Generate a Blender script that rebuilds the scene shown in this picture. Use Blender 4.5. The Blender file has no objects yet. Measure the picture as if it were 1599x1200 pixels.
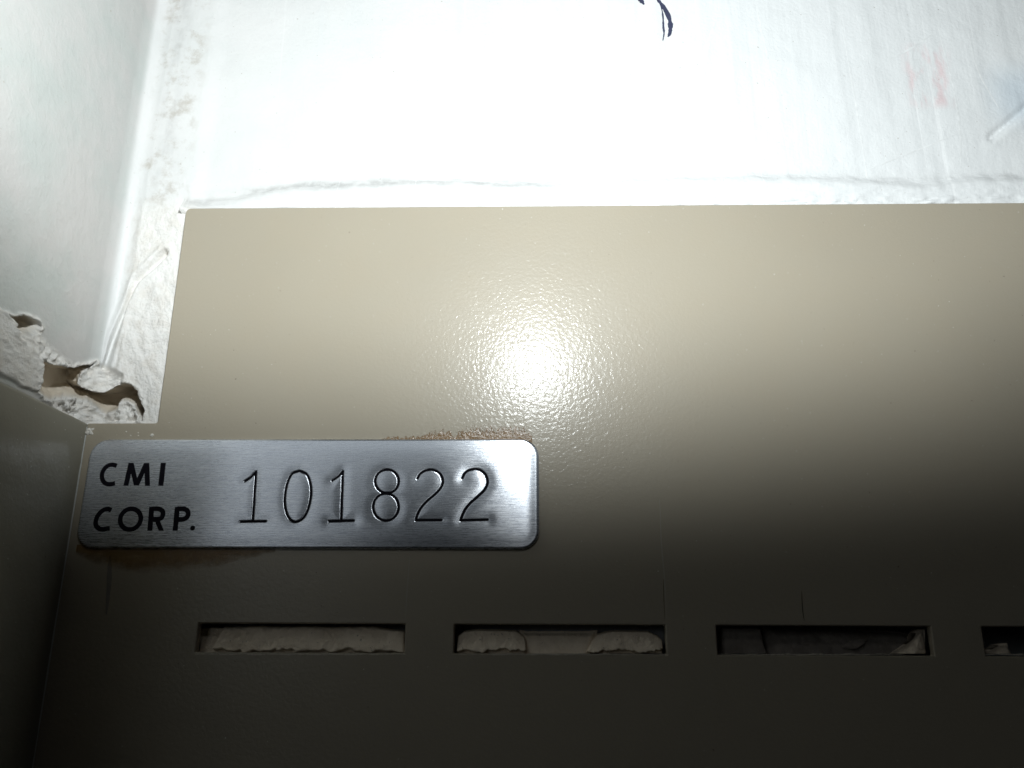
import bpy, bmesh, math
import numpy as np
from mathutils import Matrix, Vector

scene = bpy.context.scene
COL = scene.collection
MM = 0.001
# ------------------------------------------------------------------ camera
# The sheet's front face is the plane z = 0 (lengths below are in millimetres).
FPX, CAMH = 1300.0, 130.0
def rotm(a, b, c):
    ca, sa, cb, sb, cc, sc = math.cos(a), math.sin(a), math.cos(b), math.sin(b), math.cos(c), math.sin(c)
    rx = np.array([[1, 0, 0], [0, ca, -sa], [0, sa, ca]])
    ry = np.array([[cb, 0, sb], [0, 1, 0], [-sb, 0, cb]])
    rz = np.array([[cc, -sc, 0], [sc, cc, 0], [0, 0, 1]])
    return rx @ ry @ rz
RM = rotm(*[math.radians(v) for v in (17.1576, 1.2539, -0.1177)])
cam = bpy.data.objects.new('camera', bpy.data.cameras.new('camera'))
COL.objects.link(cam)
cam.matrix_world = Matrix([[*RM[0], 0], [*RM[1], 0], [*RM[2], CAMH * MM], [0, 0, 0, 1]])
cam.data.sensor_width = 36.0
cam.data.lens = 36.0 * FPX / 1599.0
cam.data.clip_start, cam.data.clip_end = 0.004, 20.0
cam.data.dof.use_dof = True
cam.data.dof.focus_distance = 0.138
cam.data.dof.aperture_fstop = 60.0
scene.camera = cam

# ------------------------------------------------------------------ light
world = bpy.data.worlds.new('World')
scene.world = world
world.use_nodes = True
world.node_tree.nodes['Background'].inputs['Color'].default_value = (0.9, 0.95, 1.0, 1)
world.node_tree.nodes['Background'].inputs['Strength'].default_value = 0.001

LAMP = np.array([1.4, 78.4, 112.0])
AIM = np.array([-3.0, 222.0, 0.0])
sp = bpy.data.lights.new('torch_beam', 'SPOT')
sp.energy = 0.86
sp.color = (0.92, 0.98, 1.0)
sp.shadow_soft_size = 0.005
sp.spot_size = math.radians(167.6)
sp.spot_blend = 0.37
lamp = bpy.data.objects.new('torch_beam', sp)
COL.objects.link(lamp)
lamp.location = Vector(LAMP * MM)
lamp.rotation_euler = Vector((AIM - LAMP)).to_track_quat('-Z', 'Y').to_euler()

# unfocused spill of the same torch
pl = bpy.data.lights.new('torch_spill', 'POINT')
pl.energy = 0.010
pl.color = (0.97, 0.99, 1.0)
pl.shadow_soft_size = 0.006
spill = bpy.data.objects.new('torch_spill', pl)
COL.objects.link(spill)
spill.location = Vector(LAMP * MM) + Vector((0, 0, 0.0005))
# added dim cool area lamp, unseen, placed to brighten the nameplate by reflection
ar = bpy.data.lights.new('plate_fill_light', 'AREA')
ar.shape = 'RECTANGLE'; ar.size, ar.size_y = 0.20, 0.20
ar.energy = 0.11
ar.color = (0.88, 0.95, 1.0)
plate_fill = bpy.data.objects.new('plate_fill_light', ar)
COL.objects.link(plate_fill)
plate_fill.location = Vector((-0.257, 0.125, 0.60))
plate_fill.rotation_euler = (Vector((-0.03, 0.03, 0)) - plate_fill.location).to_track_quat('-Z', 'Y').to_euler()

scene.view_settings.view_transform = 'Standard'
scene.view_settings.look = 'None'
scene.view_settings.exposure = 0.0
scene.view_settings.gamma = 1.0

# ------------------------------------------------------------------ helpers
def un(px, py, z=0.0):
    """a measured point of the photograph -> millimetres on the plane at height z"""
    d = RM @ np.array([px - 799.5, -(py - 600.0), -FPX])
    return d[:2] * (CAMH - z) / -d[2]
def proj(p):
    q = (np.asarray(p) - np.array([0, 0, CAMH])) @ RM
    return np.stack([799.5 + FPX * q[..., 0] / -q[..., 2], 600.0 - FPX * q[..., 1] / -q[..., 2]], -1)

_R = np.random.default_rng(7).random((256, 256))
def vnoise(x, y, seed=0):
    x = np.asarray(x, float) + seed * 17.31; y = np.asarray(y, float) + seed * 9.77
    xi, yi = np.floor(x).astype(int), np.floor(y).astype(int)
    fx, fy = x - xi, y - yi
    fx = fx * fx * (3 - 2 * fx); fy = fy * fy * (3 - 2 * fy)
    g = lambda i, j: _R[i % 256, j % 256]
    return (g(xi, yi) * (1 - fx) + g(xi + 1, yi) * fx) * (1 - fy) + (g(xi, yi + 1) * (1 - fx) + g(xi + 1, yi + 1) * fx) * fy - 0.5
def fbm(x, y, seed=0, octv=4, rough=0.55):
    x = np.asarray(x, float); y = np.asarray(y, float)
    t = np.zeros(np.broadcast(x, y).shape); a = 1.0; f = 1.0
    for k in range(octv):
        t = t + a * vnoise(x * f, y * f, seed + 3 * k); a *= rough; f *= 2.03
    return t
def sstep(a, b, x):
    t = np.clip((x - a) / (b - a), 0, 1)
    return t * t * (3 - 2 * t)
def seg_dist(P, pts):
    """distance of points P (n,2) to the polyline pts"""
    P = np.asarray(P, float); d = np.full(len(P), 1e9)
    for a, b in zip(pts[:-1], pts[1:]):
        a, b = np.array(a, float), np.array(b, float); ab = b - a
        t = np.clip(((P - a) @ ab) / max(ab @ ab, 1e-12), 0, 1)
        d = np.minimum(d, np.hypot(*(P - a - t[:, None] * ab).T))
    return d
def inside(P, poly):
    x, y = P[:, 0], P[:, 1]; r = np.zeros(len(P), bool)
    for (x0, y0), (x1, y1) in zip(poly, poly[1:] + poly[:1]):
        if y0 == y1: continue
        r ^= ((y0 > y) != (y1 > y)) & (x < (x1 - x0) * (y - y0) / (y1 - y0) + x0)
    return r
def sdf(P, poly):
    d = seg_dist(P, poly + poly[:1])
    return np.where(inside(P, poly), d, -d)          # positive inside
def crom(pts, n=10):
    pts = [np.array(p, float) for p in pts]
    q = [2 * pts[0] - pts[1]] + pts + [2 * pts[-1] - pts[-2]]; out = []
    for i in range(1, len(q) - 2):
        p0, p1, p2, p3 = q[i - 1:i + 3]
        for k in range(n):
            t = k / n
            out.append(0.5 * (2 * p1 + (p2 - p0) * t + (2 * p0 - 5 * p1 + 4 * p2 - p3) * t * t + (3 * p1 - p0 - 3 * p2 + p3) * t ** 3))
    return out + [pts[-1]]

def link(name, me, mat, parent=None, smooth=True):
    o = bpy.data.objects.new(name, me); COL.objects.link(o)
    if mat: me.materials.append(mat)
    if parent: o.parent = parent
    if smooth: me.polygons.foreach_set('use_smooth', [True] * len(me.polygons))
    return o
def mesh_of(V, F, name):
    me = bpy.data.meshes.new(name)
    me.from_pydata([tuple(v) for v in np.asarray(V) * MM], [], [tuple(int(i) for i in f) for f in F])
    me.update(); return me
def grid_mesh(V, name, uv=None, flip=False):
    """V: (n,m,3) in mm -> quad mesh"""
    n, m, _ = V.shape
    me = bpy.data.meshes.new(name)
    me.vertices.add(n * m); me.vertices.foreach_set('co', (V.reshape(-1, 3) * MM).astype(np.float32).ravel())
    I = np.arange(n * m).reshape(n, m)
    q = np.stack([I[:-1, :-1], I[:-1, 1:], I[1:, 1:], I[1:, :-1]], -1).reshape(-1, 4)
    if flip: q = q[:, ::-1]
    me.loops.add(q.size); me.loops.foreach_set('vertex_index', q.astype(np.int32).ravel())
    me.polygons.add(len(q)); me.polygons.foreach_set('loop_start', np.arange(0, q.size, 4, dtype=np.int32))
    me.polygons.foreach_set('loop_total', np.full(len(q), 4, np.int32))
    if uv is not None:
        u = me.uv_layers.new(name='UVMap'); u.data.foreach_set('uv', uv.reshape(-1, 2)[q.ravel()].astype(np.float32).ravel())
    me.update(calc_edges=True); me.validate(); return me
def thing(name, label, cat, group=None, loc=(0, 0, 0)):
    o = bpy.data.objects.new(name, None); o.empty_display_size = 0.01; COL.objects.link(o)
    o['label'] = label; o['category'] = cat
    if group: o['group'] = group
    return o
def tag(o, label, cat, group=None):
    o['label'] = label; o['category'] = cat
    if group: o['group'] = group

# ------------------------------------------------------------------ materials
def new_mat(name):
    m = bpy.data.materials.new(name); m.use_nodes = True
    nt = m.node_tree; b = nt.nodes['Principled BSDF']
    return m, nt, b
class NB:
    def __init__(s, nt): s.nt = nt
    def n(s, t, **k):
        x = s.nt.nodes.new(t)
        for a, v in k.items():
            if a == 'inp':
                for kk, vv in v.items(): s.put(x.inputs[kk], vv)
            else: setattr(x, a, v)
        return x
    def put(s, sock, v):
        if isinstance(v, bpy.types.NodeSocket): s.nt.links.new(v, sock)
        else: sock.default_value = v
    def pos(s): return s.n('ShaderNodeNewGeometry').outputs['Position']
    def mapping(s, scale=(1, 1, 1), rot=(0, 0, 0), vec=None):
        return s.n('ShaderNodeMapping', inp={'Vector': vec or s.pos(), 'Scale': scale, 'Rotation': rot}).outputs[0]
    def noise(s, scale, detail=3, rough=0.5, vec=None, dist=0.0):
        return s.n('ShaderNodeTexNoise', inp={'Vector': vec or s.pos(), 'Scale': scale, 'Detail': detail, 'Roughness': rough, 'Distortion': dist}).outputs[0]
    def ramp(s, v, a, b, lo=0.0, hi=1.0):
        return s.n('ShaderNodeMapRange', interpolation_type='SMOOTHSTEP', inp={'Value': v, 'From Min': a, 'From Max': b, 'To Min': lo, 'To Max': hi}).outputs[0]
    def math(s, op, a, b=0.0):
        return s.n('ShaderNodeMath', operation=op, inp={0: a, 1: b}).outputs[0]
    def mix(s, f, a, b):
        x = s.n('ShaderNodeMix', data_type='RGBA')
        s.put(x.inputs[0], f); s.put(x.inputs[6], a); s.put(x.inputs[7], b); return x.outputs[2]
    def bump(s, h, dist, strength=1.0, normal=None):
        x = s.n('ShaderNodeBump', inp={'Height': h, 'Distance': dist, 'Strength': strength})
        if normal: s.nt.links.new(normal, x.inputs['Normal'])
        return x.outputs[0]

def paint(name, colour, wave=0.0, coat=0.27, spec=0.22):
    m, nt, b = new_mat(name); k = NB(nt)
    big = k.noise(18, 2); mot = k.noise(140, 3)
    c = k.mix(k.ramp(big, 0.3, 0.7), tuple(v * 0.96 for v in colour) + (1,), tuple(v * 1.03 for v in colour) + (1,))
    c = k.mix(k.ramp(mot, 0.35, 0.75, 0, 0.12), c, (colour[0] * 1.05, colour[1] * 0.98, colour[2] * 0.9, 1))
    speck = k.ramp(k.noise(2600, 1), 0.775, 0.80, 0, 0.8)
    c = k.mix(speck, c, (0.78, 0.77, 0.72, 1))
    dark = k.ramp(k.noise(1900, 1, vec=k.mapping(rot=(0, 0, 1.0))), 0.79, 0.81, 0, 0.7)
    c = k.mix(dark, c, (0.12, 0.10, 0.08, 1))
    k.put(b.inputs['Base Color'], c)
    peel = k.noise(1650, 3, 0.5, dist=0.4)
    fine = k.noise(3600, 2, 0.5)
    h = k.math('ADD', peel, k.math('MULTIPLY', fine, 0.12))
    n0 = k.bump(k.noise(70, 2), 0.0012 * wave, 1.0) if wave else None
    n = k.bump(h, 0.00005, 1.0, n0)
    k.put(b.inputs['Normal'], k.bump(h, 0.000028, 1.0, n0))
    b.inputs['Roughness'].default_value = 0.40
    b.inputs['Specular IOR Level'].default_value = spec
    b.inputs['Coat Weight'].default_value = coat
    b.inputs['Coat IOR'].default_value = 1.45
    k.put(b.inputs['Coat Roughness'], k.ramp(k.noise(300, 3), 0.3, 0.7, 0.12, 0.17))
    k.put(b.inputs['Coat Normal'], n)
    return m
M_beige = paint('beige_gloss_paint', (0.392, 0.349, 0.272))
M_flange_shade = paint('beige_paint_shaded', (0.31, 0.295, 0.24), 0.3, 0.08, 0.12)  # darker copy of the beige: the folded side's shade put into its colour

XW_ = -72.85
def white_mat():
    m, nt, b = new_mat('white_coating'); k = NB(nt)
    pos = k.pos(); sep = k.n('ShaderNodeSeparateXYZ', inp={0: pos}); X, Y, Z = sep.outputs
    base = k.mix(k.ramp(k.noise(60, 4), 0.35, 0.7), (0.74, 0.735, 0.72, 1), (0.70, 0.705, 0.69, 1))
    right_lift = k.ramp(k.math('ADD', X, k.math('MULTIPLY', k.noise(30, 4), 0.05)), 0.0, 0.06)
    base = k.mix(k.math('MULTIPLY', right_lift, 0.85), base, (0.82, 0.835, 0.83, 1))  # paler towards the right: colour makes up for the lamp's falloff
    # long trowel streaks on the flat part
    st = k.noise(1.0, 4, 0.6, vec=k.mapping((330, 14, 30), (0, 0, math.radians(-9))))
    fl = k.ramp(X, -0.055, -0.03)
    base = k.mix(k.math('MULTIPLY', k.ramp(st, 0.45, 0.72), k.math('MULTIPLY', fl, 0.55)), base, (0.69, 0.705, 0.70, 1))
    st2 = k.noise(1.0, 2, 0.5, vec=k.mapping((900, 11, 30), (0, 0, math.radians(-11))))
    base = k.mix(k.math('MULTIPLY', k.ramp(st2, 0.66, 0.72), k.math('MULTIPLY', fl, 0.8)), base, (0.9, 0.91, 0.9, 1))
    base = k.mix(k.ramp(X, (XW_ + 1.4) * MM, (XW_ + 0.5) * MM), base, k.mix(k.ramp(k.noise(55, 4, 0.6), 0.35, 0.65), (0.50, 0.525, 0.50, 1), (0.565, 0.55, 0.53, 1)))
    # grime on the rough strip beside the corner
    g = k.ramp(k.noise(330, 5, 0.65), 0.46, 0.7)
    band = k.math('MULTIPLY', k.ramp(X, -0.0715, -0.069), k.ramp(X, -0.060, -0.064))
    base = k.mix(k.math('MULTIPLY', g, k.math('MULTIPLY', band, 0.7)), base, (0.46, 0.42, 0.36, 1))
    pit = k.ramp(k.noise(1500, 2), 0.72, 0.78, 0, 0.6)
    base = k.mix(pit, base, (0.40, 0.36, 0.30, 1))
    gr = k.n('ShaderNodeAttribute', attribute_name='grime').outputs['Fac']
    base = k.mix(k.math('MULTIPLY', gr, k.ramp(k.noise(700, 4, 0.6), 0.25, 0.6, 0.25, 1.0)), base, (0.36, 0.355, 0.34, 1))
    # faded red and bluish rub marks
    def patch(x0, x1, y0, y1, soft):
        a = k.math('MULTIPLY', k.ramp(X, x0 - soft, x0 + soft), k.ramp(X, x1 + soft, x1 - soft))
        c = k.math('MULTIPLY', k.ramp(Y, y0 - soft, y0 + soft), k.ramp(Y, y1 + soft, y1 - soft))
        return k.math('MULTIPLY', a, c)
    a0, a1 = un(1425, 165, -1.8) * MM, un(1475, 70, -1.8) * MM
    rn = k.ramp(k.noise(1.0, 3, 0.6, vec=k.mapping((420, 130, 30), (0, 0, -0.2))), 0.42, 0.66)
    base = k.mix(k.math('MULTIPLY', rn, k.math('MULTIPLY', patch(a0[0], a1[0], a0[1], a1[1], 0.0014), 0.42)), base, (0.78, 0.45, 0.46, 1))
    b0, b1 = un(1560, 190, -1.8) * MM, un(1640, 110, -1.8) * MM
    base = k.mix(k.math('MULTIPLY', patch(b0[0], b1[0], b0[1], b1[1], 0.004), 0.5), base, (0.55, 0.65, 0.73, 1))
    fr = k.n('ShaderNodeAttribute', attribute_name='fresh').outputs['Fac']
    base = k.mix(fr, base, k.mix(k.ramp(k.noise(420, 4, 0.6), 0.4, 0.7), (0.88, 0.86, 0.82, 1), (0.80, 0.76, 0.70, 1)))
    raw = k.n('ShaderNodeAttribute', attribute_name='raw').outputs['Fac']
    base = k.mix(raw, base, k.mix(k.ramp(k.noise(500, 4), 0.35, 0.7), (0.70, 0.62, 0.51, 1), (0.80, 0.73, 0.62, 1)))
    k.put(b.inputs['Base Color'], base)
    fine = k.noise(1600, 4, 0.6); med = k.noise(420, 4, 0.6)
    h = k.math('ADD', k.math('MULTIPLY', fine, 0.35), k.math('MULTIPLY', med, 0.5))
    h = k.math('ADD', h, k.math('MULTIPLY', st2, k.math('MULTIPLY', fl, -0.25)))
    h = k.math('ADD', h, k.math('MULTIPLY', k.noise(2300, 4, 0.7), k.math('MULTIPLY', fr, 1.3)))
    k.put(b.inputs['Normal'], k.bump(h, 0.00022))
    b.inputs['Roughness'].default_value = 0.42
    b.inputs['Specular IOR Level'].default_value = 0.4
    return m
M_white = white_mat()

def putty_mat(name, c0, c1):
    m, nt, b = new_mat(name); k = NB(nt)
    c = k.mix(k.ramp(k.noise(260, 5, 0.65), 0.35, 0.7), c0 + (1,), c1 + (1,))
    c = k.mix(k.ramp(k.noise(1700, 3), 0.66, 0.74, 0, 0.6), c, (0.2, 0.16, 0.12, 1))
    k.put(b.inputs['Base Color'], c)
    k.put(b.inputs['Normal'], k.bump(k.noise(1300, 5, 0.65), 0.00025))
    b.inputs['Roughness'].default_value = 0.85
    return m
M_putty = putty_mat('broken_putty', (0.94, 0.82, 0.65), (0.82, 0.70, 0.54))
M_putty_shade = putty_mat('shaded_putty', (0.24, 0.21, 0.18), (0.34, 0.30, 0.26))  # dark copy of the putty: shade inside the slot put into its colour
M_crumb = putty_mat('white_crumb', (0.8, 0.77, 0.7), (0.7, 0.68, 0.6))

def metal_mat():
    m, nt, b = new_mat('brushed_metal'); k = NB(nt)
    br = k.noise(1.0, 5, 0.7, vec=k.mapping((260, 7000, 50)))
    br2 = k.noise(1.0, 4, 0.65, vec=k.mapping((900, 14000, 50), (0, 0, 0.02)))
    h = k.math('ADD', br, k.math('MULTIPLY', br2, 0.8))
    c = k.mix(k.ramp(h, 0.7, 1.1), (0.46, 0.49, 0.55, 1), (0.90, 0.92, 0.95, 1))
    k.put(b.inputs['Base Color'], c)
    b.inputs['Metallic'].default_value = 1.0
    k.put(b.inputs['Roughness'], k.ramp(h, 0.6, 1.2, 0.25, 0.31))
    b.inputs['Anisotropic'].default_value = 0.88
    b.inputs['Anisotropic Rotation'].default_value = 0.25
    t = k.n('ShaderNodeTangent', direction_type='UV_MAP'); t.uv_map = 'UVMap'
    k.put(b.inputs['Tangent'], t.outputs[0])
    nm = k.bump(h, 0.000004)
    k.put(b.inputs['Normal'], nm)
    # a quarter of the surface scatters wider: cross scratches of handling
    w = k.n('ShaderNodeBsdfAnisotropic', inp={'Color': (0.66, 0.70, 0.76, 1), 'Roughness': 0.6, 'Anisotropy': 0.4, 'Rotation': 0.25, 'Normal': nm})
    k.put(w.inputs['Tangent'], t.outputs[0])
    mx = k.n('ShaderNodeMixShader', inp={0: 0.31, 1: b.outputs[0], 2: w.outputs[0]})
    nt.links.new(mx.outputs[0], nt.nodes['Material Output'].inputs['Surface'])
    return m
M_metal = metal_mat()
def plain(name, c, rough=0.5, spec=0.5):
    m, nt, b = new_mat(name); k = NB(nt)
    k.put(b.inputs['Base Color'], k.mix(k.noise(900, 3), tuple(v * 0.8 for v in c) + (1,), tuple(min(1, v * 1.2) for v in c) + (1,)))
    b.inputs['Roughness'].default_value = rough; b.inputs['Specular IOR Level'].default_value = spec
    return m
M_ink = plain('black_ink', (0.008, 0.007, 0.011), 0.8, 0.1)
M_pen = plain('blue_black_pen', (0.05, 0.055, 0.10), 0.7, 0.2)
M_scratch = plain('dark_scratch', (0.09, 0.08, 0.07), 0.8, 0.1)
M_smear = plain('grey_smear', (0.25, 0.23, 0.20), 0.6, 0.3)
M_lit_lip = plain('lit_chipped_lip', (0.62, 0.57, 0.48), 0.7)
M_scrape = plain('bare_white_scrape', (0.80, 0.81, 0.80), 0.6)
M_run = plain('paint_ridge', (0.42, 0.39, 0.33), 0.35)

def glue_mat(name, thresh, colour, soft=0.09, top=0.85, sc=(2300, 1100, 500)):
    m, nt, b = new_mat(name); k = NB(nt)
    k.put(b.inputs['Base Color'], k.mix(k.noise(700, 4), colour + (1,), tuple(v * 0.55 for v in colour) + (1,)))
    b.inputs['Roughness'].default_value = 0.22
    k.put(b.inputs['Normal'], k.bump(k.noise(1900, 3, 0.6), 0.00012))
    at = k.n('ShaderNodeAttribute', attribute_name='edge').outputs['Fac']
    al = k.math('ADD', k.noise(1.0, 4, 0.7, vec=k.mapping(sc)), k.math('MULTIPLY', at, 0.5))
    k.put(b.inputs['Alpha'], k.ramp(al, thresh - soft, thresh + soft, 0, top))
    return m
M_glue = glue_mat('brown_glue', 0.80, (0.34, 0.21, 0.10))
M_glue_low = glue_mat('brown_glue_film', 0.66, (0.34, 0.19, 0.05), 0.3, 0.7, (260, 420, 300))

# ------------------------------------------------------------------ key measures (mm)
XC = float(np.mean([un(128, 700)[0], un(76, 1050)[0]]))      # fold between sheet and side flange
XL = float(np.mean([un(293, 330)[0], un(243, 655)[0]]))      # left edge of the raised part of the sheet
YT = float(np.mean([un(300, 322)[1], un(1599, 320)[1]]))     # its top edge
YN = float(un(190, 661)[1])                                  # the step at the lower left
SL_T = float(np.mean([un(310, 974)[1], un(1450, 978)[1]]))
SL_B = float(np.mean([un(305, 1021)[1], un(1455, 1022)[1]]))
SLOTS = [(un(a, 1000)[0], un(b, 1000)[0]) for a, b in ((307, 632), (709, 1040), (1120, 1456))]
pitch = SLOTS[2][0] - SLOTS[1][0]
SLOTS.append((SLOTS[2][0] + pitch, SLOTS[2][1] + pitch))
THK = 1.5
print('measures', XC, XL, YT, YN, SL_T, SL_B, SLOTS)

# ------------------------------------------------------------------ beige metal sheet with side flange
panel = thing('metal_panel', 'glossy beige painted metal panel with a row of slots and a folded left side', 'metal panel')
def build_sheet():
    xs = sorted([XC + 0.05, XL, 190.0] + [v for s in SLOTS for v in s])
    ys = [-110.0, SL_B, SL_T, YN, YT]
    solid = {}
    for i in range(len(xs) - 1):
        for j in range(len(ys) - 1):
            xm, ym = (xs[i] + xs[i + 1]) / 2, (ys[j] + ys[j + 1]) / 2
            ok = not (ym > YN and xm < XL)
            if SL_B < ym < SL_T and any(a < xm < b for a, b in SLOTS): ok = False
            solid[i, j] = ok
    V, F, idx = [], [], {}
    def v(i, j, top):
        if (i, j, top) not in idx:
            idx[i, j, top] = len(V); V.append((xs[i], ys[j], 0.0 if top else -THK))
        return idx[i, j, top]
    for (i, j), ok in solid.items():
        if not ok: continue
        F.append((v(i, j, 1), v(i + 1, j, 1), v(i + 1, j + 1, 1), v(i, j + 1, 1)))
        F.append((v(i, j + 1, 0), v(i + 1, j + 1, 0), v(i + 1, j, 0), v(i, j, 0)))
        for di, dj, a, b in ((-1, 0, (i, j + 1), (i, j)), (1, 0, (i + 1, j), (i + 1, j + 1)), (0, -1, (i, j), (i + 1, j)), (0, 1, (i + 1, j + 1), (i, j + 1))):
            if not solid.get((i + di, j + dj), False):
                F.append((v(*a, 1), v(*a, 0), v(*b, 0), v(*b, 1)))
    me = mesh_of(V, F, 'face_sheet')
    bm = bmesh.new(); bm.from_mesh(me)
    ed = [e for e in bm.edges if all(abs(q.co.x / MM - XL) < .01 and abs(q.co.y / MM - YT) < .01 for q in e.verts)]
    bmesh.ops.bevel(bm, geom=ed, offset=0.9 * MM, segments=5, affect='EDGES', profile=0.5)
    ed = [e for e in bm.edges if all(abs(q.co.x / MM - XL) < .01 and abs(q.co.y / MM - YN) < .01 for q in e.verts)]
    bmesh.ops.bevel(bm, geom=ed, offset=0.4 * MM, segments=3, affect='EDGES', profile=0.5)
    bmesh.ops.recalc_face_normals(bm, faces=bm.faces)
    bm.to_mesh(me); bm.free()
    o = link('face_sheet', me, M_beige, panel)
    bv = o.modifiers.new('bevel', 'BEVEL'); bv.width = 0.28 * MM; bv.segments = 3; bv.limit_method = 'ANGLE'; bv.angle_limit = math.radians(40); bv.harden_normals = True
    return o
build_sheet()
def build_flange():
    y = np.concatenate([np.linspace(-110, YN - 0.6, 100), YN - 0.6 + np.array([.15, .3, .42, .51, .57, .6])])
    z = np.concatenate([np.linspace(-THK, 20, 50), np.linspace(20.4, 28, 20)])
    Yg, Zg = np.meshgrid(y, z, indexing='ij')
    slump = 0.25 * fbm(Yg / 9, Zg / 9, 5, 2)
    endr = np.clip((Yg - (YN - 0.45)) / 0.45, 0, 1)
    Xg = XC + 0.0 + slump * sstep(0, 6, Zg) - 0.35 * (1 - np.sqrt(np.clip(1 - endr ** 2, 0, 1)))
    Yj = Yg + 0.12 * fbm(Zg / 2.5, Zg * 0 + 2, 9, 3) * sstep(YN - 3, YN, Yg)
    front = np.stack([Xg, Yj, Zg], -1)
    back = front[::-1].copy(); back[..., 0] = XC - 0.75
    V = np.concatenate([front, back], 0)
    return link('side_flange', grid_mesh(V, 'side_flange'), M_flange_shade, panel)
build_flange()
def ribbon(name, pts_px, w, mat, parent, z=0.006, zs=0.0, wob=0.0, taper=False, smooth=True, seed=0, bvh=None):
    """thin flat strip along points measured on the plane z"""
    pts = [un(*p, z) for p in pts_px]
    if smooth: pts = crom(pts, 8)
    pts = np.array(pts); n = len(pts)
    t = np.gradient(pts, axis=0); t /= np.linalg.norm(t, axis=1)[:, None]; nn = np.stack([-t[:, 1], t[:, 0]], -1)
    ww = np.full(n, w / 2.0)
    if taper: ww = ww * np.sin(np.linspace(0.12, math.pi - 0.12, n)) ** 0.6
    k = np.arange(n)
    ww = ww * (1 + wob * 2 * vnoise(k * 0.6, k * 0 + 0.3, seed))
    L = np.concatenate([pts + nn * ww[:, None], np.full((n, 1), z + zs)], 1)
    C = np.concatenate([pts, np.full((n, 1), z + zs + min(0.02, w * 0.1))], 1)
    Rr = np.concatenate([pts - nn * ww[:, None], np.full((n, 1), z + zs)], 1)
    G = np.stack([L, C, Rr], 0)
    if bvh:                                              # lay it on the uneven surface below
        for q in G.reshape(-1, 3):
            hit = bvh.ray_cast(Vector((q[0] * MM, q[1] * MM, 0.02)), Vector((0, 0, -1)))[0]
            if hit: q[2] = hit.z / MM + 0.02
        G[1, :, 2] += 0.012
    return link(name, grid_mesh(G, name), mat, parent)
ribbon('scratch', [(1252, 923), (1252.5, 940), (1254, 958), (1256, 970)], 0.15, M_scratch, panel, taper=True)
ribbon('scratch', [(1036, 905), (1036.5, 930), (1038, 968)], 0.09, M_scratch, panel, taper=True)
ribbon('paint_ridge', [(1030, 780), (1033, 850), (1038, 910), (1041, 968)], 0.16, M_run, panel, taper=True)
ribbon('paint_ridge', [(640, 868), (636, 920), (633, 968)], 0.13, M_run, panel, taper=True)
ribbon('smear', [(172, 868), (171, 890), (170, 915), (166, 960)], 0.75, M_smear, panel, taper=True, wob=0.2)

# lower lips of the slots: caught light and chips painted as a pale ragged line
for i, (a, b) in enumerate(((304, 634), (708, 1041), (1126, 1412), (1536, 1640))):
    xs_ = np.linspace(a, b, 26)
    ribbon('lit_edge', [(x, 1022.3 + 0.5 * math.sin(x * 0.13 + i)) for x in xs_], 0.16, M_lit_lip, panel, z=0.004, wob=0.8, taper=True, seed=11 + i)

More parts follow.
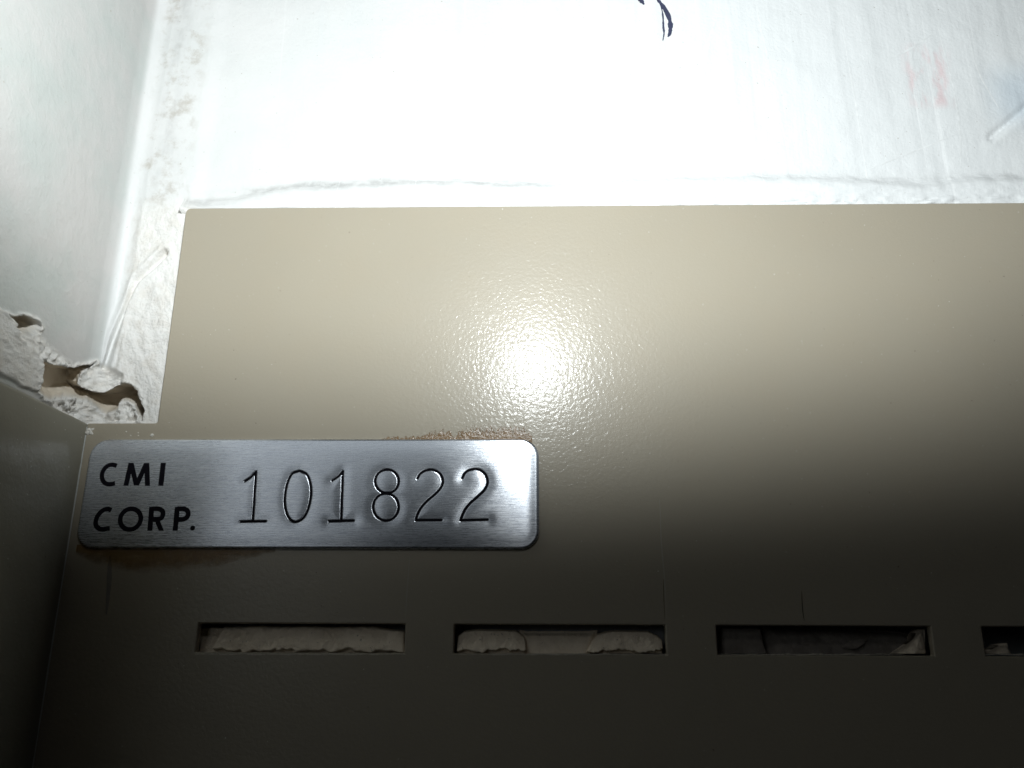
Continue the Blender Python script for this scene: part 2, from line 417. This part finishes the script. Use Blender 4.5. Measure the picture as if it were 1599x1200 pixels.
# ------------------------------------------------------------------ white coated liner (floor, corner fillet and left side in one shell)
liner = thing('white_liner', 'rough white coated liner behind the beige panel with a broken hole at its corner', 'liner')
XW = XC - 0.55; ZF = -1.9; RAD = 4.0
def build_liner():
    zw = np.concatenate([np.linspace(62, 16, 80), np.linspace(15.8, RAD + ZF, 110)[:-1]])
    arc = np.linspace(0, math.pi / 2, 34)
    xf = np.concatenate([np.linspace(XW + RAD, XL + 2, 90)[1:], np.linspace(XL + 2.3, 190, 520)])
    px_ = np.concatenate([np.full(len(zw), XW), XW + RAD * (1 - np.cos(arc)), xf])
    pz_ = np.concatenate([zw, ZF + RAD * (1 - np.sin(arc)), np.full(len(xf), ZF)])
    nx_ = np.concatenate([np.ones(len(zw)), np.cos(arc), np.zeros(len(xf))])
    nz_ = np.concatenate([np.zeros(len(zw)), np.sin(arc), np.ones(len(xf))])
    s_ = np.concatenate([[0], np.cumsum(np.hypot(np.diff(px_), np.diff(pz_)))])
    y_ = np.concatenate([np.linspace(-110, YN - 3, 120), np.linspace(YN - 2.85, YN + 22, 170), np.linspace(YN + 22.3, YT - 1, 60), np.linspace(YT - 0.85, YT + 9, 66), np.linspace(YT + 9.5, 175, 130)])
    X, Y = np.meshgrid(px_, y_); Z = np.meshgrid(pz_, y_)[0]; S = np.meshgrid(s_, y_)[0]
    NX, NZ = np.meshgrid(nx_, y_)[0], np.meshgrid(nz_, y_)[0]
    P = np.stack([X, Y, Z], -1); Q = proj(P).reshape(-1, 2)
    d = np.zeros(X.shape)                                        # along the normal
    O = np.zeros(P.shape)                                        # free offset
    # overall unevenness
    d += 0.35 * fbm(S / 14, Y / 14, 1, 2) * sstep(-62, -40, X) + 0.10 * fbm(S / 3, Y / 3, 2, 3)
    under = ((X > XL - 0.1) & (Y < YT + 0.1)) | (Y < YN)
    # putty bead along the top edge of the sheet
    edge = 5.6 + 1.2 * fbm(X / 14, X * 0, 4, 3) + 0.28 * fbm(X / 2.6, X * 0, 14, 3) - 4.2 * sstep(-40, XL, X)
    up = Y - YT
    bead = sstep(edge + 1.4, edge - 1.8, up) * (up > -0.6) * (X > XL - 1)
    ragged = fbm(X / 1.6, up / 0.9, 11, 4)
    bead_h = 1.25 + 0.22 * fbm(X / 2.2, up / 1.0, 6, 4)
    d += bead * bead_h
    d -= 0.2 * np.exp(-((up - edge - 0.3) / 0.8) ** 2) * (X > XL) * (0.6 + ragged)
    right = sstep(-5, 20, X)
    d += np.where((up > 0) & (up < 2.4), right * 0.55 * np.clip(ragged, -0.15, 1) * sstep(2.4, 0.8, up), 0)
    # rough putty strip between the corner and the sheet
    strip = sstep(XW + 1.5, XW + 4.2, X) * sstep(XL + 3, XL - 0.5, X) * (Y > YN - 0.5)
    rough = fbm(S / 2.4, Y / 3.6, 21, 5, 0.5)
    d += strip * (0.75 + 0.42 * rough * sstep(YT + 40, YN, Y))
    below = sstep(YT + 4, YT - 2, Y)
    d += strip * below * (0.35 + 0.2 * fbm(S / 1.3, Y / 1.8, 23, 4))
    # groove running down the strip
    gl = [(262, 400), (238, 425), (217, 443), (204, 470), (188, 505), (178, 530), (165, 572)]
    near = (Q[:, 0] < 420) & (Q[:, 0] > -60) & (Q[:, 1] > 360) & (Q[:, 1] < 720)
    gd = np.full(len(Q), 99.0); gd[near] = seg_dist(Q[near], gl)
    gd = gd.reshape(X.shape)
    d -= 0.9 * np.exp(-(gd / 4.0) ** 2); d += 0.45 * np.exp(-((gd - 9) / 5.0) ** 2) * (X > XW + 1)
    # broken cavity in the corner
    c = lambda L: [(a / 4.616, 440 + b / 4.616) for a, b in L]
    hole = c([(300, 560), (350, 600), (440, 615), (525, 630), (590, 605), (690, 590), (640, 620), (600, 670), (575, 740), (600, 770), (680, 795), (740, 800), (830, 770), (900, 745), (960, 760), (1010, 810), (1025, 870), (1060, 925), (1050, 970), (1025, 1010), (1005, 960), (985, 900), (940, 875), (880, 880), (860, 930), (800, 955), (760, 955), (710, 930), (670, 880), (620, 855), (550, 835), (480, 835), (420, 855), (380, 865), (310, 825), (270, 790), (300, 700), (295, 640)])
    black = c([(1010, 905), (1045, 915), (1064, 940), (1052, 965), (1042, 1012), (1020, 1010), (1012, 960)])
    small = c([(40, 235), (100, 262), (140, 258), (180, 250), (225, 268), (262, 290), (290, 330), (270, 370), (220, 395), (150, 408), (128, 400), (120, 330), (95, 280)])
    ledge = c([(380, 865), (480, 830), (560, 835), (640, 860), (700, 925), (780, 955), (870, 930), (890, 880), (980, 895), (1010, 1000), (1000, 1030), (640, 1030), (400, 900)])
    lump = c([(690, 592), (640, 620), (600, 670), (575, 740), (600, 770), (680, 795), (740, 800), (830, 770), (900, 745), (900, 690), (800, 640), (760, 600)])
    slab = c([(-60, 150), (30, 215), (100, 290), (125, 400), (240, 480), (295, 560), (305, 640), (300, 700), (265, 790), (160, 760), (-60, 640)])
    torn = c([(120, 400), (290, 400), (420, 520), (540, 620), (420, 625), (300, 580), (250, 490)])
    wobx = 3.0 * fbm(Q[:, 0] / 9, Q[:, 1] / 9, 31, 3); woby = 3.0 * fbm(Q[:, 0] / 9, Q[:, 1] / 9, 37, 3)
    Qw = Q + np.stack([wobx, woby], -1)
    def mask(poly, soft, shift=0.0):
        r = np.full(len(Q), -99.0); r[near] = sdf(Qw[near], poly)
        return sstep(-soft + shift, soft + shift, r).reshape(X.shape), r.reshape(X.shape)
    mh, rh = mask(hole, 1.6, 1.0); ms, rs = mask(small, 1.6, 1.0); mb, _ = mask(black, 1.5, 0.5)
    me_, _ = mask(ledge, 6); ml, _ = mask(lump, 5); mp, rp = mask(slab, 3); mt, _ = mask(torn, 6)
    crag = fbm(S / 1.0, Y / 1.0, 41, 5, 0.6) + 0.12 * fbm(S / 0.25, Y / 0.25, 43, 2)
    d += me_ * (-0.9 + 0.9 * crag) + ml * (-0.9 + 0.5 * crag) + mt * (0.55 * crag) + mp * (0.45 + 0.22 * crag)
    rim = np.exp(-((rh + 3) / 3.0) ** 2) + np.exp(-((rs + 3) / 3.0) ** 2)
    d += rim * (0.15 + 0.55 * crag)
    ramp = sstep(0, 11, rh)
    O[..., 0] += -(1.2 + 3.0 * NX * ramp) * mh; O[..., 1] += 2.6 * mh * (0.4 + 0.6 * ramp); O[..., 2] += -(3.0 + 5.5 * ramp) * mh * (1 - 0.45 * NX)
    O[..., 0] += -3.2 * ms * (0.6 + 0.4 * sstep(0, 6, rs)); O[..., 1] += 1.2 * ms
    O[..., 2] += -7.0 * mb
    # under the sheet it lies lower, sunk deep behind the slots to keep them dark
    d = np.where(under & (X > XW + 2), np.minimum(d, -0.35), d)
    slot_sink = sstep(XC + 4, XC + 7, X) * sstep(13, 8, Y)
    O[..., 2] += -(5.0 + 28.0 * sstep(21, 24, X)) * slot_sink
    # gouge near the right edge of the photograph
    ga, gb = un(1546, 216, -1.9), un(1625, 150, -1.9)
    gg = seg_dist(np.stack([X, Y], -1).reshape(-1, 2), [ga, gb]).reshape(X.shape)
    dirv = (gb - ga) / np.linalg.norm(gb - ga); side = (X - ga[0]) * -dirv[1] + (Y - ga[1]) * dirv[0]
    d += np.where(side < 0, 0.16 * np.exp(-((gg - 1.2) / 1.2) ** 2), 0) - 0.8 * np.exp(-(gg / 0.4) ** 2)
    P = P + O; P[..., 0] += NX * d; P[..., 2] += NZ * d
    # stay behind the flange
    P[..., 0] = np.where((Y < YN) & (Z > 1.0), np.minimum(P[..., 0], XC - 0.95), P[..., 0])
    me = grid_mesh(P, 'coated_shell')
    # dirt caught in the seam above the bead and beside the corner fillet
    gseam = np.exp(-((up - edge - 0.15) / 1.5) ** 2) * (X > XL - 0.5) * np.clip(0.55 + 1.0 * fbm(X / 9, up / 1.5, 71, 3), 0, 1)
    gcor = np.exp(-((X - (XW + 6.2 + 1.2 * fbm(Y / 16, Y * 0, 73, 2))) / 1.7) ** 2) * (Y > YT - 8) * (Z < 1) * np.clip(0.35 + 0.9 * fbm(X / 1.8, Y / 7, 75, 4), 0, 1)
    edge_line = np.exp(-((up - 0.9 - 0.5 * fbm(X / 3, X * 0, 77, 3)) / 0.10) ** 2) * right * (fbm(X / 4.5, X * 0, 79, 3) > 0.12)  # thin broken dark line just above the sheet's top edge
    at = me.attributes.new('grime', 'FLOAT', 'POINT'); at.data.foreach_set('value', np.clip((0.7 - 0.4 * right) * gseam + 0.5 * gcor + 0.7 * edge_line, 0, 1).astype(np.float32).ravel())
    fresh = np.clip(np.maximum.reduce([me_, ml, mp * 0.8, mt, rim, 0.85 * strip * below]), 0, 1)
    at = me.attributes.new('fresh', 'FLOAT', 'POINT'); at.data.foreach_set('value', fresh.astype(np.float32).ravel())
    at = me.attributes.new('raw', 'FLOAT', 'POINT'); at.data.foreach_set('value', np.clip(np.maximum(mh, ms), 0, 1).astype(np.float32).ravel())
    return link('coated_shell', me, M_white, liner)
shell = build_liner()
from mathutils.bvhtree import BVHTree
bm = bmesh.new(); bm.from_mesh(shell.data); BV = BVHTree.FromBMesh(bm); bm.free()
ribbon('pen_mark', [(1022, -6), (1031, 4), (1039, 15), (1045, 28), (1047, 40), (1046, 52), (1043, 58)], 0.9, M_pen, liner, z=ZF, taper=True, wob=0.35, bvh=BV)
ribbon('pen_mark', [(1031, 4), (1035, 22), (1036, 42), (1037, 52), (1035, 64)], 0.35, M_pen, liner, z=ZF, taper=True, wob=0.5, seed=3, bvh=BV)
ribbon('pen_mark', [(997, -8), (1001, 0), (1006, 7)], 0.9, M_pen, liner, z=ZF, taper=True, wob=0.3, seed=5, bvh=BV)
for i, (pts, w) in enumerate((
        ([(1388, 93), (1422, 76), (1456, 54)], 0.35), ([(1348, 268), (1420, 240), (1490, 212)], 0.3), ([(1313, 30), (1334, 150), (1356, 285)], 0.35),
        ([(1464, 40), (1488, 130), (1498, 200), (1500, 268)], 0.4), ([(1512, 50), (1528, 112), (1560, 170)], 0.28), ([(1180, 0), (1205, 120), (1236, 262)], 0.3),
        ([(940, 78), (985, 60), (1020, 42)], 0.3), ([(1120, 30), (1098, 90), (1085, 150)], 0.8))):
    ribbon('scrape', pts, w, M_scrape, liner, z=ZF, taper=True, wob=0.4, seed=20 + i, bvh=BV)

# ------------------------------------------------------------------ stamped nameplate
plate = thing('nameplate', 'brushed metal nameplate stamped 101822 and printed CMI CORP. stuck on the beige panel', 'nameplate')
TP = 0.85
px0, px1 = un(134, 775, TP)[0], un(842, 775, TP)[0]
pl_l = float(np.mean([un(138, 715, TP)[0], un(119, 830, TP)[0]])); pl_r = float(un(842, 770, TP)[0])
pl_t = float(un(500, 685.5, TP)[1]); pl_b = float(un(500, 857, TP)[1])
CR = 2.9
za = lambda L: [(300 + a / 6.15, 680 + b / 6.15) for a, b in L]
zb = lambda L: [(560 + a / 5.33, 680 + b / 5.33) for a, b in L]
def ell(cx, cy, rx, ry, a0=0, a1=360, n=28):
    return [(cx + rx * math.cos(math.radians(a0 + (a1 - a0) * i / n)), cy + ry * math.sin(math.radians(a0 + (a1 - a0) * i / n))) for i in range(n + 1)]
two_a = zb([(490, 362), (510, 325), (550, 296), (600, 287), (650, 300), (685, 332), (701, 375), (696, 415), (670, 457), (620, 505), (560, 557), (515, 612), (487, 668), (477, 708)])
two_b = zb([(864, 358), (885, 315), (920, 290), (965, 282), (1015, 292), (1055, 325), (1073, 372), (1070, 415), (1043, 462), (985, 517), (925, 570), (885, 622), (862, 672), (850, 708)])
DIGITS = [
    [(za([(505, 443), (560, 405), (612, 350)]), 1), (za([(612, 350), (580, 830)]), 0), (za([(462, 830), (705, 826)]), 0)],
    [(za([(1035, 342), (1100, 378), (1135, 470), (1140, 580), (1112, 710), (1062, 800), (990, 833), (928, 795), (893, 700), (890, 580), (915, 455), (960, 370), (1035, 342)]), 1)],
    [(za([(1343, 437), (1400, 398), (1447, 345)]), 1), (za([(1447, 345), (1430, 824)]), 0), (za([(1312, 826), (1550, 820)]), 0)],
    [(zb(ell(236, 384, 98, 98)), 1), (zb(ell(227, 598, 106, 113)), 1)],
    [(two_a, 1), (zb([(477, 708), (690, 706)]), 0)],
    [(two_b, 1), (zb([(850, 708), (1074, 703)]), 0)],
]
def path_mm(pts, sm, z):
    q = [un(*p, z) for p in pts]
    return crom(q, 5) if sm else [q[0] + (q[-1] - q[0]) * t for t in np.linspace(0, 1, 12)]
STROKES = [[path_mm(p, s, TP) for p, s in dg] for dg in DIGITS]
GW, GD = 0.20, 0.12          # half width and depth of the stamped groove
def plate_height(X, Y):
    """top surface of the plate without the outer roll-off"""
    P = np.stack([X, Y], -1).reshape(-1, 2); g = np.full(len(P), 99.0)
    for dg in STROKES:
        for st in dg:
            st = np.array(st); lo, hi = st.min(0) - 5, st.max(0) + 5
            m = ((P > lo) & (P < hi)).all(1)
            g[m] = np.minimum(g[m], seg_dist(P[m], list(st)))
    g = g.reshape(X.shape)
    z = TP + 0.05 * fbm(X / 16, Y / 16, 51, 2)
    z = z - 0.06 * np.exp(-(g / 0.9) ** 2)
    z = z - GD * np.clip(1 - (g / GW) ** 2, 0, 1)
    return z
def build_plate():
    H = pl_t - pl_b
    yy = pl_b + H * (0.5 - 0.5 * np.cos(np.linspace(0, math.pi, 21)))
    ys = np.concatenate([pl_b + CR * (1 - np.cos(np.linspace(0, math.pi / 2, 40))), np.linspace(pl_b + CR, pl_t - CR, 110)[1:-1], pl_t - CR * (1 - np.cos(np.linspace(math.pi / 2, 0, 40)))])
    def inset(y):
        q = np.maximum(np.maximum(pl_b + CR - y, y - (pl_t - CR)), 0)
        return CR - np.sqrt(np.clip(CR * CR - q * q, 0, None))
    u = np.concatenate([0.02 * (1 - np.cos(np.linspace(0, math.pi / 2, 14))), np.linspace(0.02, 0.98, 640)[1:-1], 1 - 0.02 * (1 - np.cos(np.linspace(math.pi / 2, 0, 14)))])
    U, Y = np.meshgrid(u, ys); ins = inset(Y)
    X = (pl_l + ins) * (1 - U) + (pl_r - ins) * U
    # distance to the rounded outline
    cx, cy = (pl_l + pl_r) / 2, (pl_b + pl_t) / 2
    qx, qy = np.abs(X - cx) - ((pl_r - pl_l) / 2 - CR), np.abs(Y - cy) - (H / 2 - CR)
    dd = -(np.hypot(np.maximum(qx, 0), np.maximum(qy, 0)) + np.minimum(np.maximum(qx, qy), 0) - CR)
    dd = np.clip(dd, 0, None)
    Z = plate_height(X, Y)
    r = 0.38
    Z = Z - np.where(dd < r, r - np.sqrt(np.clip(r * r - (r - dd) ** 2, 0, None)), 0) - 0.10 * np.exp(-(dd / 1.3) ** 2)
    V = np.stack([X, Y, Z], -1)
    V = np.concatenate([V[:1], V, V[-1:]], 0); V = np.concatenate([V[:, :1], V, V[:, -1:]], 1)
    V[0, :, 2] = V[-1, :, 2] = 0.012; V[:, 0, 2] = V[:, -1, 2] = 0.012
    uv = V[..., :2] * 0.01
    link('plate', grid_mesh(V, 'plate', uv=uv), M_metal, plate)
build_plate()
def groove_paint(strokes, name, label):
    V, F = [], []
    for si, st in enumerate(strokes):
        st = np.array(st); n = len(st)
        t = np.gradient(st, axis=0); t /= np.linalg.norm(t, axis=1)[:, None] + 1e-12
        # rounded ends
        pre = [st[0] - t[0] * GW * 0.75 * k for k in (1.0, 0.8, 0.45)]; post = [st[-1] + t[-1] * GW * 0.75 * k for k in (0.45, 0.8, 1.0)]
        closed = np.hypot(*(st[0] - st[-1])) < 0.05
        if not closed:
            st = np.concatenate([pre, st, post]); t = np.concatenate([[t[0]] * 3, t, [t[-1]] * 3])
            ws = np.concatenate([[0.15, 0.6, 0.9], np.ones(n), [0.9, 0.6, 0.15]])
        else:
            tm = t[0] + t[-1]; t[0] = t[-1] = tm / np.linalg.norm(tm); ws = np.ones(n)
        nn = np.stack([-t[:, 1], t[:, 0]], -1); b0 = len(V); prof = np.linspace(-1, 1, 7)
        zc = TP + 0.05 * fbm(st[:, 0] / 16, st[:, 1] / 16, 51, 2) - 0.06
        for i in range(len(st)):
            for a in prof:
                q = st[i] + nn[i] * a * GW * 0.86 * ws[i]
                V.append((q[0], q[1], zc[i] - GD * (1 - a * a) * 0.8 + 0.012 + si * 0.004))
        for i in range(len(st) - 1):
            for j in range(6):
                p = b0 + i * 7 + j; F.append((p, p + 7, p + 8, p + 1))
    o = link(name, mesh_of(V, F, name), M_ink, plate); o['label'] = label
for st, lb in zip(STROKES, ('first digit 1, leftmost of the number', 'digit 0', 'second digit 1, before the 8', 'digit 8', 'digit 2 next to the 8', 'last digit 2, at the right end')):
    groove_paint(st, 'digit', 'stamped black ' + lb)
def letter(strokes, w, label):
    """printed letter: flat strokes 10 microns proud of the plate"""
    V, F = [], []
    for si, (pts, sm) in enumerate(strokes):
        q = [un(100 + a / 4, 660 + b / 4, TP) for a, b in pts]
        st = np.array(crom(q, 6) if sm else [q[0] + (q[-1] - q[0]) * t for t in np.linspace(0, 1, 8)]); n = len(st)
        t = np.gradient(st, axis=0); t /= np.linalg.norm(t, axis=1)[:, None]
        if np.hypot(*(st[0] - st[-1])) < 0.03: tm = t[0] + t[-1]; t[0] = t[-1] = tm / np.linalg.norm(tm)
        nn = np.stack([-t[:, 1], t[:, 0]], -1); b0 = len(V)
        if not sm: nn = np.tile([1.0, 0.0], (n, 1)) if abs(t[0][1]) > 0.6 else nn   # level cuts at the cap and base lines
        wd = 1.3 * (w / 4) * 0.094 / 2 * (1.0 if sm else 1.06)
        for i in range(n):
            for a in (-1, 1):
                p = st[i] + nn[i] * a * wd
                V.append((p[0], p[1], TP + 0.05 * float(fbm(p[0] / 16, p[1] / 16, 51, 2)) + 0.010 + 0.004 * si))
        for i in range(n - 1):
            p = b0 + i * 2; F.append((p, p + 2, p + 3, p + 1))
    me = mesh_of(V, F, 'letter'); bm = bmesh.new(); bm.from_mesh(me)
    for f in bm.faces:
        if f.normal.z < 0: f.normal_flip()
    bm.to_mesh(me); bm.free()
    o = link('letter', me, M_ink, plate, smooth=False); o['label'] = 'printed black ' + label
C1 = [(329, 271), (302, 264), (272, 271), (247, 297), (236, 330), (243, 364), (264, 383), (290, 386), (318, 380)]
letter([(C1, 1)], 23, 'letter C of the upper line')
letter([([(386, 396), (418, 252)], 0), ([(419, 253), (452, 394)], 0), ([(452, 394), (515, 253)], 0), ([(517, 253), (521, 396)], 0)], 25, 'letter M')
letter([([(620, 252), (604, 396)], 0)], 26, 'letter I')
C2 = [(296, 548), (272, 541), (243, 549), (214, 578), (199, 612), (199, 640), (214, 660), (240, 668), (286, 660)]
letter([(C2, 1)], 24, 'letter C of the lower line')
letter([([(415 + 64 * math.cos(a) - 6 * math.sin(a) , 604 + 65 * math.sin(a)) for a in np.linspace(0, 2 * math.pi, 25)], 1)], 24, 'letter O')
letter([([(548, 528), (536, 677)], 0), ([(548, 540), (590, 540), (612, 551), (618, 570), (611, 592), (590, 604), (545, 606)], 1), ([(578, 604), (608, 677)], 0)], 25, 'letter R')
letter([([(708, 528), (694, 677)], 0), ([(708, 540), (748, 540), (770, 552), (776, 572), (766, 594), (742, 605), (703, 607)], 1)], 25, 'letter P')
def full_stop():
    c = un(100 + 803 / 4, 660 + 660 / 4, TP); r = 17 / 4 * 0.094
    zt = TP + 0.05 * float(fbm(c[0] / 16, c[1] / 16, 51, 2)) + 0.010
    V = [(c[0], c[1], zt + .004)] + [(c[0] + r * math.cos(a), c[1] + r * math.sin(a), zt) for a in np.linspace(0, 2 * math.pi, 25)[:-1]]
    o = link('full_stop', mesh_of(V, [(0, i, i % 24 + 1) for i in range(1, 25)], 'full_stop'), M_ink, plate)
full_stop()
def glue(pts_far, y_near, mat, label, seed, down=False):
    """film of old glue creeping out from under the plate; far boundary given by photo points"""
    f = np.array([un(*p) for p in pts_far]); xs = np.linspace(f[0, 0], f[-1, 0], 220); far = np.interp(xs, f[:, 0], f[:, 1])
    far = far + (0.2 * fbm(xs / 1.8, xs * 0, seed, 3) if down else 0.25 * fbm(xs / 0.5, xs * 0, seed, 3))
    t = np.linspace(0, 1, 14); T, Xg = np.meshgrid(t, xs)
    Fg = np.meshgrid(t, far)[1]; Yg = y_near * (1 - T) + Fg * T
    Zg = 0.008 + 0.03 * np.sin(np.pi * np.clip(T, 0.05, 1)) + 0.02 * fbm(Xg / 0.4, Yg / 0.4, seed + 2, 2) + 0.01
    Zg = np.maximum(Zg, 0.006)
    me = grid_mesh(np.stack([Xg, Yg, Zg], -1), 'glue_residue', flip=not down)
    at = me.attributes.new('edge', 'FLOAT', 'POINT'); at.data.foreach_set('value', (1 - T ** 2).astype(np.float32).ravel())
    o = link('glue_residue', me, mat, plate); o['label'] = label
glue([(596, 684), (608, 679), (640, 679), (660, 677), (678, 668), (700, 664), (712, 676), (722, 664), (740, 659), (770, 657), (800, 657), (822, 660), (831, 680)], pl_t - 0.5, M_glue, 'shiny brown glue residue along the top right edge', 61)
glue([(118, 866), (150, 882), (215, 896), (280, 893), (340, 884), (395, 871), (430, 862)], pl_b + 0.6, M_glue_low, 'dull brown glue stain below the left half', 67, True)

# ------------------------------------------------------------------ broken putty showing in the slots
G = 'broken filler wedged in the panel slots'
def chunk(name, top, bot, ztop, zback, mat, label, cat, seed, rnd=0.35, undercut=0.4, amp=0.18, edge_noise=0.25, tilt=1.6):
    """top / bot: photo points of the upper and lower outline; a rounded, rough broken lump between them"""
    zz = ztop
    a = np.array([un(*p, zz) for p in top]); b = np.array([un(*p, zz) for p in bot])
    n, m = 120, 34
    x0, x1 = max(a[0, 0], b[0, 0]), min(a[-1, 0], b[-1, 0])
    ta, tb = np.linspace(a[0, 0], a[-1, 0], n), np.linspace(b[0, 0], b[-1, 0], n)
    ya = np.interp(ta, a[:, 0], a[:, 1]) + edge_noise * fbm(ta / 1.3, ta * 0, seed, 4)
    yb = np.interp(tb, b[:, 0], b[:, 1])
    t = np.linspace(0, 1, m); T, U = np.meshgrid(t, np.linspace(0, 1, n))
    Xg = tb[:, None] * (1 - T) + ta[:, None] * T; Yg = yb[:, None] * (1 - T) + ya[:, None] * T
    Wd = np.abs(x1 - x0)
    ex = np.minimum(U, 1 - U) * Wd; ey = (1 - T) * np.abs(ya - yb)[:, None]
    e = np.minimum(ex, ey)
    r = np.clip(e / rnd, 0, 1); Zg = ztop - (ztop - zback) * (1 - np.sqrt(np.clip(1 - (1 - r) ** 2, 0, 1)))
    low = T * np.abs(ya - yb)[:, None]
    jag = undercut * (0.95 + 1.7 * fbm(Xg / 1.7, Xg * 0, seed + 5, 5, 0.65))
    Zg = Zg - 1.3 * sstep(jag + 0.10, jag - 0.10, low) * (undercut > 0)
    facet = np.round(fbm(Xg / 3.2, Yg / 3.0, seed + 8, 2) * 6) / 6
    Zg = Zg + 1.6 * amp * (fbm(Xg / 1.3, Yg / 1.3, seed + 3, 5, 0.55) + 0.7 * facet) * r
    Zg = Zg - tilt * T
    Zg = np.minimum(Zg, -0.05)
    Zg = np.maximum(Zg, zback)
    V = np.stack([Xg, Yg, Zg], -1)
    V = np.concatenate([V[:1], V, V[-1:]], 0); V = np.concatenate([V[:, :1], V, V[:, -1:]], 1)
    V[0, :, 2] = V[-1, :, 2] = zback - 2.5; V[:, 0, 2] = V[:, -1, 2] = zback - 2.5
    o = link(name, grid_mesh(V, name, flip=True), mat); tag(o, label, cat, G)
    return o
chunk('filler_chunk', [(341, 978), (372, 979), (400, 977), (430, 978), (470, 977), (520, 979), (580, 977), (600, 981), (631, 985)], [(326, 1022), (400, 1022), (500, 1022), (632, 1022)], -0.12, -2.9, M_putty, 'long tan broken filler chunk filling the leftmost slot', 'filler chunk', 3, amp=0.25)
chunk('filler_patch', [(309, 982), (318, 982), (345, 982)], [(308, 1022), (318, 1022), (345, 1022)], -1.9, -3.0, M_putty, 'small pale smooth filler patch at the left end of the leftmost slot', 'filler patch', 13, undercut=0, amp=0.05)
chunk('filler_chunk', [(712, 993), (724, 985), (745, 982), (780, 983), (806, 984), (818, 992), (823, 1003)], [(711, 1021), (750, 1021), (790, 1021), (824, 1021)], -0.12, -2.9, M_putty, 'left round tan filler lump in the second slot from the left', 'filler chunk', 23, edge_noise=0.1)
chunk('filler_chunk', [(925, 1000), (935, 990), (950, 985), (985, 984), (1015, 985), (1030, 992), (1038, 1000)], [(914, 1021), (950, 1021), (1000, 1021), (1039, 1021)], -0.12, -2.9, M_putty, 'right round tan filler lump in the second slot from the left', 'filler chunk', 33, edge_noise=0.1)
chunk('filler_patch', [(810, 985), (860, 985), (935, 985)], [(818, 1021), (870, 1021), (925, 1021)], -1.2, -3.2, M_putty, 'smooth sunken filler patch between the two lumps of the second slot', 'filler patch', 43, undercut=0, amp=0.10, rnd=1.4, tilt=1.3)
chunk('filler_patch', [(1132, 982), (1160, 982), (1190, 982)], [(1130, 1021), (1160, 1021), (1200, 1021)], -2.2, -3.5, M_putty_shade, 'filler patch with painted-in shade at the left end of the third slot', 'filler patch', 53, undercut=0, amp=0.08)
chunk('filler_flake', [(1322, 1008), (1335, 1000), (1350, 999), (1357, 999)], [(1318, 1012), (1328, 1014), (1338, 1013), (1352, 1004)], -3.0, -3.6, M_putty_shade, 'thin grey curled filler flake in the middle of the third slot', 'filler flake', 63, undercut=0, amp=0.05)
chunk('filler_chunk', [(1436, 1000), (1441, 990), (1447, 984), (1456, 982)], [(1402, 1021), (1420, 1021), (1440, 1021), (1456, 1021)], -0.5, -3.0, M_putty, 'pale crumbly filler wedge at the right end of the third slot', 'filler chunk', 73, undercut=0, amp=0.25, rnd=1.0)
chunk('filler_chunk', [(1566, 1012), (1572, 1007), (1584, 1006)], [(1545, 1021), (1560, 1021), (1586, 1021)], -0.7, -2.6, M_putty, 'small pale filler fragment in the slot cut off by the right edge', 'filler chunk', 83, undercut=0, amp=0.2, rnd=0.6)
chunk('filler_patch', [(1200, 976), (1300, 980), (1400, 985), (1440, 990)], [(1198, 1023), (1300, 1023), (1380, 1023), (1425, 1023)], -3.4, -6.5, M_putty_shade, 'sunken filler surface with painted-in shade deep behind the third slot', 'filler patch', 93, undercut=0, amp=0.25, rnd=2.0)

# ------------------------------------------------------------------ crumbs lying on the sheet
def crumb(cx, cy, r, h, seed, label):
    c = un(cx, cy); rr = np.linspace(1, 0, 9); an = np.linspace(0, 2 * math.pi, 29); R_, A = np.meshgrid(rr, an)
    k = r * (1 + 0.7 * fbm(np.cos(A) * 1.7, np.sin(A) * 1.7, seed, 3))
    X = c[0] + R_ * k * np.cos(A) * 1.15; Y = c[1] + R_ * k * np.sin(A)
    Z = 0.004 + h * np.sqrt(np.clip(1 - R_ ** 2, 0, 1)) * (1 + 0.9 * fbm(X / 0.35, Y / 0.35, seed + 4, 3))
    o = link('filler_crumb', grid_mesh(np.stack([X, Y, Z], -1), 'filler_crumb'), M_crumb)
    tag(o, label, 'crumb', 'white filler crumbs on the beige panel')
crumb(139, 674, 0.72, 0.3, 5, 'largest white filler crumb beside the corner fold above the nameplate')
crumb(237, 680, 0.30, 0.15, 9, 'oval white speck just above the nameplate, right of the other specks')
for i, (x, y, r, w) in enumerate(((197, 674.5, 0.13, 'upper left'), (216, 676, 0.10, 'middle upper'), (204, 680.5, 0.11, 'lower left'), (216, 680.5, 0.10, 'middle lower'))):
    crumb(x, y, r, 0.06, 20 + i, 'tiny white speck above the nameplate, %s of the cluster of four' % w)
